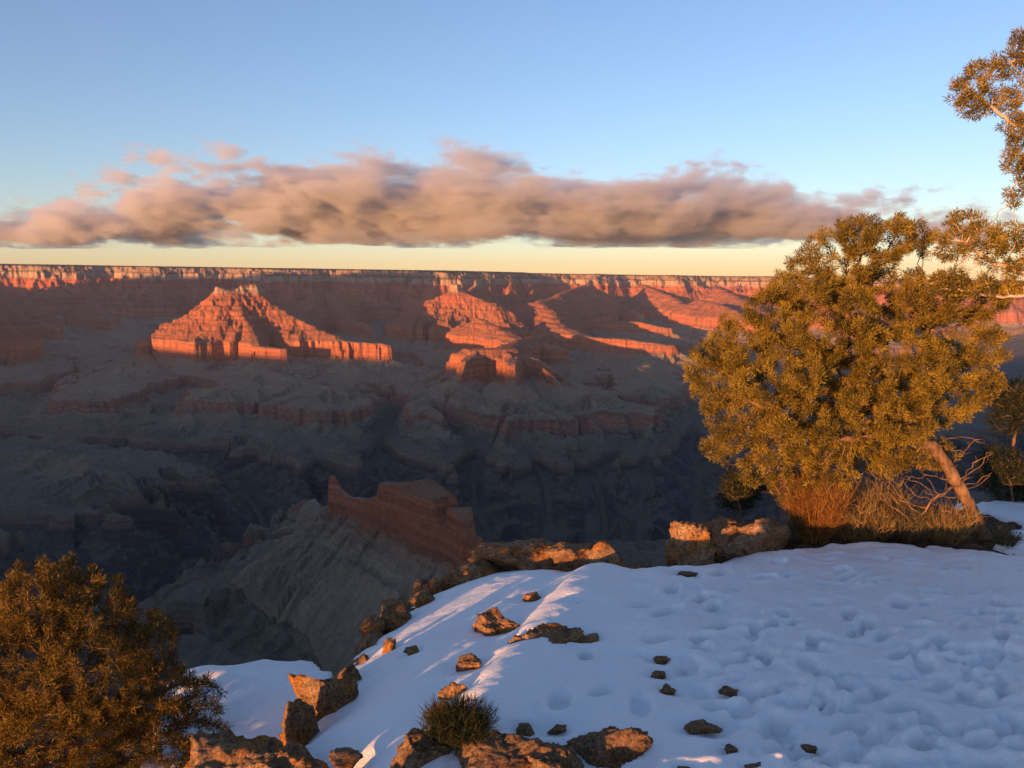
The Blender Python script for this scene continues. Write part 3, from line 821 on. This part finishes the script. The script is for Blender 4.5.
tree('juniper_tree', bs, [tr1, tr2, tr3, tr5, tr4], clumps, 5000, .85,
     'big golden green juniper with bare twisted trunk at the right end of the snow', 'tree', M_LEAF, M_BARK, seed=3, dead=deadc, rmax=.115, ex=2.35, per=74, leafr=.0125, kill=.095, step=.065, length=.034, width=.009, spread=.06, density=1.0)
# the taller tree whose branches reach in from the right
RY = 8.6
tk = np.array([6.6, 8.8, float(plane(np.float64(6.6), np.float64(8.8)))])
c2 = [(c[0], c[1], c[2], c[3], RY + c[4]) for c in [
 (966,222,20,13,0),(950,245,18,16,.1),(985,245,22,16,-.1),(1012,238,22,14,.2),(970,285,26,12,0),(1005,290,22,12,.2),(945,282,16,14,-.2),(1015,268,20,10,0),
 (966,92,20,16,0),(990,72,22,12,.1),(975,110,16,8,-.1),(1018,50,12,18,0),(1005,100,16,14,.2),(1018,128,14,16,0),(1014,160,12,14,0),(1016,194,12,12,.1),(1040,60,22,30,0),(1045,150,25,40,.2),(1060,240,30,30,0)]]
tree('tall_juniper', tuple(tk), [[tk, tk + (.15, 0, 1.2), tk + (.0, -.1, 2.4), tk + (.05, -.1, 3.6), tk + (-.1, -.1, 4.9), jp(1050,70,RY), jp(1022,60,RY)],
     [tk + (.05, -.1, 3.05), jp(1060,285,RY), jp(1020,272,RY), jp(990,262,RY), jp(962,240,RY)], [jp(1060,285,RY), jp(1015,297,RY), jp(975,296,RY)],
     [tk + (-.05, -.1, 4.4), jp(1050,135,RY), jp(1015,124,RY), jp(985,104,RY), jp(968,92,RY)]], c2, 1900, .8,
     'tall sparse juniper whose pale branches reach in from the right edge', 'tree', M_LEAF, M_PALE, seed=8, rmax=.12, ex=2.1, per=54, leafr=.0095, wig=.3, density=.85, kill=.065, step=.055, spread=.055, length=.034, width=.0095, tip=.0035)
# the bush tree in the lower left corner
LY = 5.4
c3 = [(c[0], c[1], c[2], c[3], LY + c[4]) for c in [
 (40,600,45,42,0),(92,608,42,38,.1),(20,670,55,50,-.1),(90,680,60,50,-.2),(148,640,34,32,.2),(160,700,44,40,.1),(60,745,70,50,-.3),(140,760,60,45,-.2),(200,700,24,26,.2),(-40,620,50,60,.2),(-40,720,60,70,0),(60,575,22,20,.1),(212,735,18,18,.2),(40,830,80,60,-.2),(135,830,60,50,0)]]
lb = np.array(pix(95, 960, LY)); lb = np.array([lb[0], lb[1], lb[2]])
tree('juniper_bush', tuple(lb), [[lb, np.array(pix(85,860,LY)), np.array(pix(75,760,LY)), np.array(pix(60,690,LY))], [np.array(pix(85,860,LY)), np.array(pix(140,760,LY)), np.array(pix(165,690,LY+.1))]],
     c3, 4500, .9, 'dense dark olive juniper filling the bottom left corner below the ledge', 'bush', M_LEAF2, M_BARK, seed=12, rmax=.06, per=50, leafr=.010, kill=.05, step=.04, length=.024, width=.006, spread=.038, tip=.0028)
# shaded trees beyond the ledge
def back_tree(px, py, rx, ry, Y, lab, seed, name='shaded_juniper'):
    rs = random.Random(seed)
    cl = [(px + rs.uniform(-.5, .5) * rx, py + rs.uniform(-.6, .6) * ry, rx * .5, ry * .38, Y + rs.uniform(-.3, .3)) for k in range(7)]
    b = np.array(pix(px, py + ry * 1.5, Y))
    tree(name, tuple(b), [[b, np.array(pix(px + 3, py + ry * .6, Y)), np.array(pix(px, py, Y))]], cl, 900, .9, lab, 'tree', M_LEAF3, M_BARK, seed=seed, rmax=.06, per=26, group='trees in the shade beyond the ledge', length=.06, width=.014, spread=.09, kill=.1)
back_tree(1012, 410, 32, 36, 12.5, 'shaded dark juniper at the right edge, behind the big juniper', 31)
back_tree(1010, 480, 34, 34, 12.0, 'lower dark juniper at the right edge, left of the snow strip', 32)
back_tree(738, 495, 34, 26, 11.5, 'dark green juniper top behind the cream outcrop', 33)

def shrub(name, px, py, w_, h_, label, cat, mat, n=260, seed=1, lean=.5, wid=.006, Y=None, group=None, branchy=True, dz=.0):
    """many thin curved stems rising from one foot"""
    rs = np.random.RandomState(seed)
    b = np.array(gp(px, py) if Y is None else pix(px, py, Y)); s = b[1] / F * 1.05
    V = []; Fc = []; tone = []
    def blade(p, d, L, wd, bend, seg=4):
        side = np.cross(d, rs.normal(0, 1, 3)); side /= np.linalg.norm(side) + 1e-9
        q = p.copy(); dd = d.copy(); st = len(V)
        t0 = rs.rand()
        pts = []
        for k in range(seg + 1):
            f = 1 - k / (seg + .6)
            V.append(q - side * wd * f * .5); V.append(q + side * wd * f * .5); tone.extend([t0, t0]); pts.append(q.copy())
            dd = dd + bend * .25 + rs.normal(0, .06, 3); dd /= np.linalg.norm(dd); q = q + dd * L / seg
        for k in range(seg):
            a = st + 2 * k; Fc.append((a, a + 1, a + 3, a + 2))
        return pts, dd
    for k in range(n):
        a = rs.uniform(0, 2 * np.pi); rr = rs.rand() ** .5
        foot = b + np.array([math.cos(a) * rr * w_ * s * .22, math.sin(a) * rr * w_ * s * .2, dz])
        d = np.array([math.cos(a) * rr * lean * rs.uniform(.3, 1.5), math.sin(a) * rr * lean, 1.0]); d /= np.linalg.norm(d)
        L = h_ * s * rs.uniform(.5, 1.05) * (1.05 - .25 * rr)
        pts, dd = blade(foot, d, L, wid, np.array([0, 0, .15]))
        if branchy:
            for j in range(6):
                i = rs.randint(1, 4); d2 = dd * .5 + rs.normal(0, .6, 3) + np.array([0, 0, .3]); d2 /= np.linalg.norm(d2)
                blade(pts[i], d2, L * rs.uniform(.15, .35), wid * .8, np.array([0, 0, .3]), 2)
    o = mesh_from(name, np.array(V) - b, np.array(Fc), mat); o.location = b
    a = o.data.attributes.new('tone', 'FLOAT', 'POINT'); a.data.foreach_set('value', np.array(tone, np.float32))
    tag(o, label, cat, group); return o
M_RUST = leaf_mat('rusty stems', (.12, .05, .014), (.26, .12, .03), (.40, .20, .05))
M_DRY = leaf_mat('dry stems', (.10, .06, .02), (.24, .15, .05), (.40, .28, .12))
M_SAGE = leaf_mat('dull sage', (.05, .045, .025), (.12, .10, .05), (.22, .17, .09))
G = 'dry shrubs along the foot of the juniper'
shrub('rusty_shrub', 813, 540, 70, 84, 'upright rust orange shrub under the left side of the juniper', 'shrub', M_RUST, 700, 1, .38, .007, group=G)
shrub('dry_shrub', 862, 540, 80, 42, 'straw coloured shrub just right of the rust orange one', 'shrub', M_DRY, 420, 2, .9, .007, group=G)
shrub('dry_shrub', 905, 540, 70, 38, 'third dry shrub from the left, under the middle of the juniper', 'shrub', M_SAGE, 340, 3, .9, .007, group=G)
shrub('dry_shrub', 946, 541, 60, 44, 'pale dry shrub against the left of the juniper trunk', 'shrub', M_DRY, 320, 4, .8, .007, group=G)
shrub('dry_shrub', 783, 541, 44, 26, 'small dull shrub between the outcrop and the rust orange shrub', 'shrub', M_SAGE, 220, 5, .9, .006, group=G)
shrub('dry_shrub', 875, 520, 90, 52, 'taller tangle of stems behind the straw coloured shrub', 'shrub', M_DRY, 380, 6, .8, .008, Y=9.9, group=G)
shrub('dry_shrub', 1006, 545, 36, 20, 'low dull shrub to the right of the juniper trunk', 'shrub', M_SAGE, 160, 8, .9, .006, group=G)
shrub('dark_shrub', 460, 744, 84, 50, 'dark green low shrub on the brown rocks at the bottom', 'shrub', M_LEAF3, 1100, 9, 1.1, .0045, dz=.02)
# ------------------------------------------------------------------ the long cloud bank over the far rim
def cloud(name, label, x0, x1, y0, y1, z0, z1, dens, seed, scale, cover, prof):
    """a box of air holding real cloud: density from noise, thinned towards the outline"""
    bm = bmesh.new(); bmesh.ops.create_cube(bm, size=1)
    c = Vector(((x0 + x1) / 2, (y0 + y1) / 2, (z0 + z1) / 2)); h = Vector((x1 - x0, y1 - y0, z1 - z0))
    for v in bm.verts: v.co = Vector((v.co.x * h.x, v.co.y * h.y, v.co.z * h.z))
    me = bpy.data.meshes.new(name); bm.to_mesh(me); bm.free()
    o = bpy.data.objects.new(name, me); COL.objects.link(o); o.location = c
    m = bpy.data.materials.new(name + ' vapour'); m.use_nodes = True; t = m.node_tree; t.nodes.clear()
    N = lambda ty, **k: (lambda n: ([setattr(n, a, b) for a, b in k.items()], n)[1])(t.nodes.new('ShaderNode' + ty))
    L = t.links.new
    tc = N('TexCoord'); mp = N('Mapping'); mp.inputs['Scale'].default_value = (1 / (scale * 1.2), 1 / scale, 1 / (scale * .5)); mp.inputs['Location'].default_value = (seed, seed * .7, 0)
    L(tc.outputs['Object'], mp.inputs[0])
    nz = N('TexNoise'); nz.inputs['Scale'].default_value = 1; nz.inputs['Detail'].default_value = 8; nz.inputs['Roughness'].default_value = .62; nz.inputs['Distortion'].default_value = .1
    L(mp.outputs[0], nz.inputs['Vector'])
    # outline: a height profile along x, flat base
    sp = N('SeparateXYZ'); L(tc.outputs['Object'], sp.inputs[0])
    def M(op, a, b=0., clamp=False):
        x = N('Math', operation=op, use_clamp=clamp)
        for i, v in ((0, a), (1, b)):
            if isinstance(v, (int, float)): x.inputs[i].default_value = v
            else: L(v, x.inputs[i])
        return x.outputs[0]
    u = M('ADD', M('DIVIDE', sp.outputs[0], h.x), .5)
    cr = N('FloatCurve'); L(u, cr.inputs['Value']); cv = cr.mapping.curves[0]
    for i, (a, b) in enumerate(prof):
        if i < 2: cv.points[i].location = (a, b)
        else: cv.points.new(a, b)
    cr.mapping.update()
    zz = M('ADD', M('DIVIDE', sp.outputs[2], h.z), .5)          # 0 base .. 1 top
    top = M('MULTIPLY', M('SUBTRACT', cr.outputs[0], zz), 3.2)     # positive below the profile
    yy = M('ABSOLUTE', M('DIVIDE', sp.outputs[1], h.y / 2)); yf = M('MULTIPLY', M('SUBTRACT', 1.0, yy), 2.0)
    bs = M('MULTIPLY', zz, 7.0)
    lim = M('MINIMUM', M('MINIMUM', top, yf), bs)
    lim = M('MINIMUM', lim, 1.0)
    n2 = N('TexNoise'); n2.inputs['Scale'].default_value = 4.2; n2.inputs['Detail'].default_value = 4; n2.inputs['Roughness'].default_value = .6; L(mp.outputs[0], n2.inputs['Vector'])
    val = M('ADD', M('ADD', M('MULTIPLY', M('SUBTRACT', nz.outputs[0], .5), 5.6), M('MULTIPLY', M('SUBTRACT', n2.outputs[0], .5), 1.8)), M('ADD', lim, cover))
    d = M('MULTIPLY', M('MULTIPLY', val, 1.6, True), dens)
    pv = N('VolumePrincipled'); pv.inputs['Color'].default_value = (.97, .98, 1, 1); pv.inputs['Anisotropy'].default_value = .42
    L(d, pv.inputs['Density']); out = N('OutputMaterial'); L(pv.outputs[0], out.inputs['Volume'])
    me.materials.append(m)
    tag(o, kind='stuff')
    return o
# (u along the bank, height)
CLY = 34000
cloud('cloud', '', -26000, 21500, 31000, 37000, 1500, 6100, .0022, 3.3, 2900, -.35,
      [(0, .40), (.06, .38), (.13, .44), (.22, .58), (.30, .72), (.40, .80), (.47, .86), (.55, .78), (.62, .70), (.68, .62), (.73, .64), (.80, .52), (.88, .33), (.94, .20), (1, .02)])
sc.cycles.volume_step_rate = .4
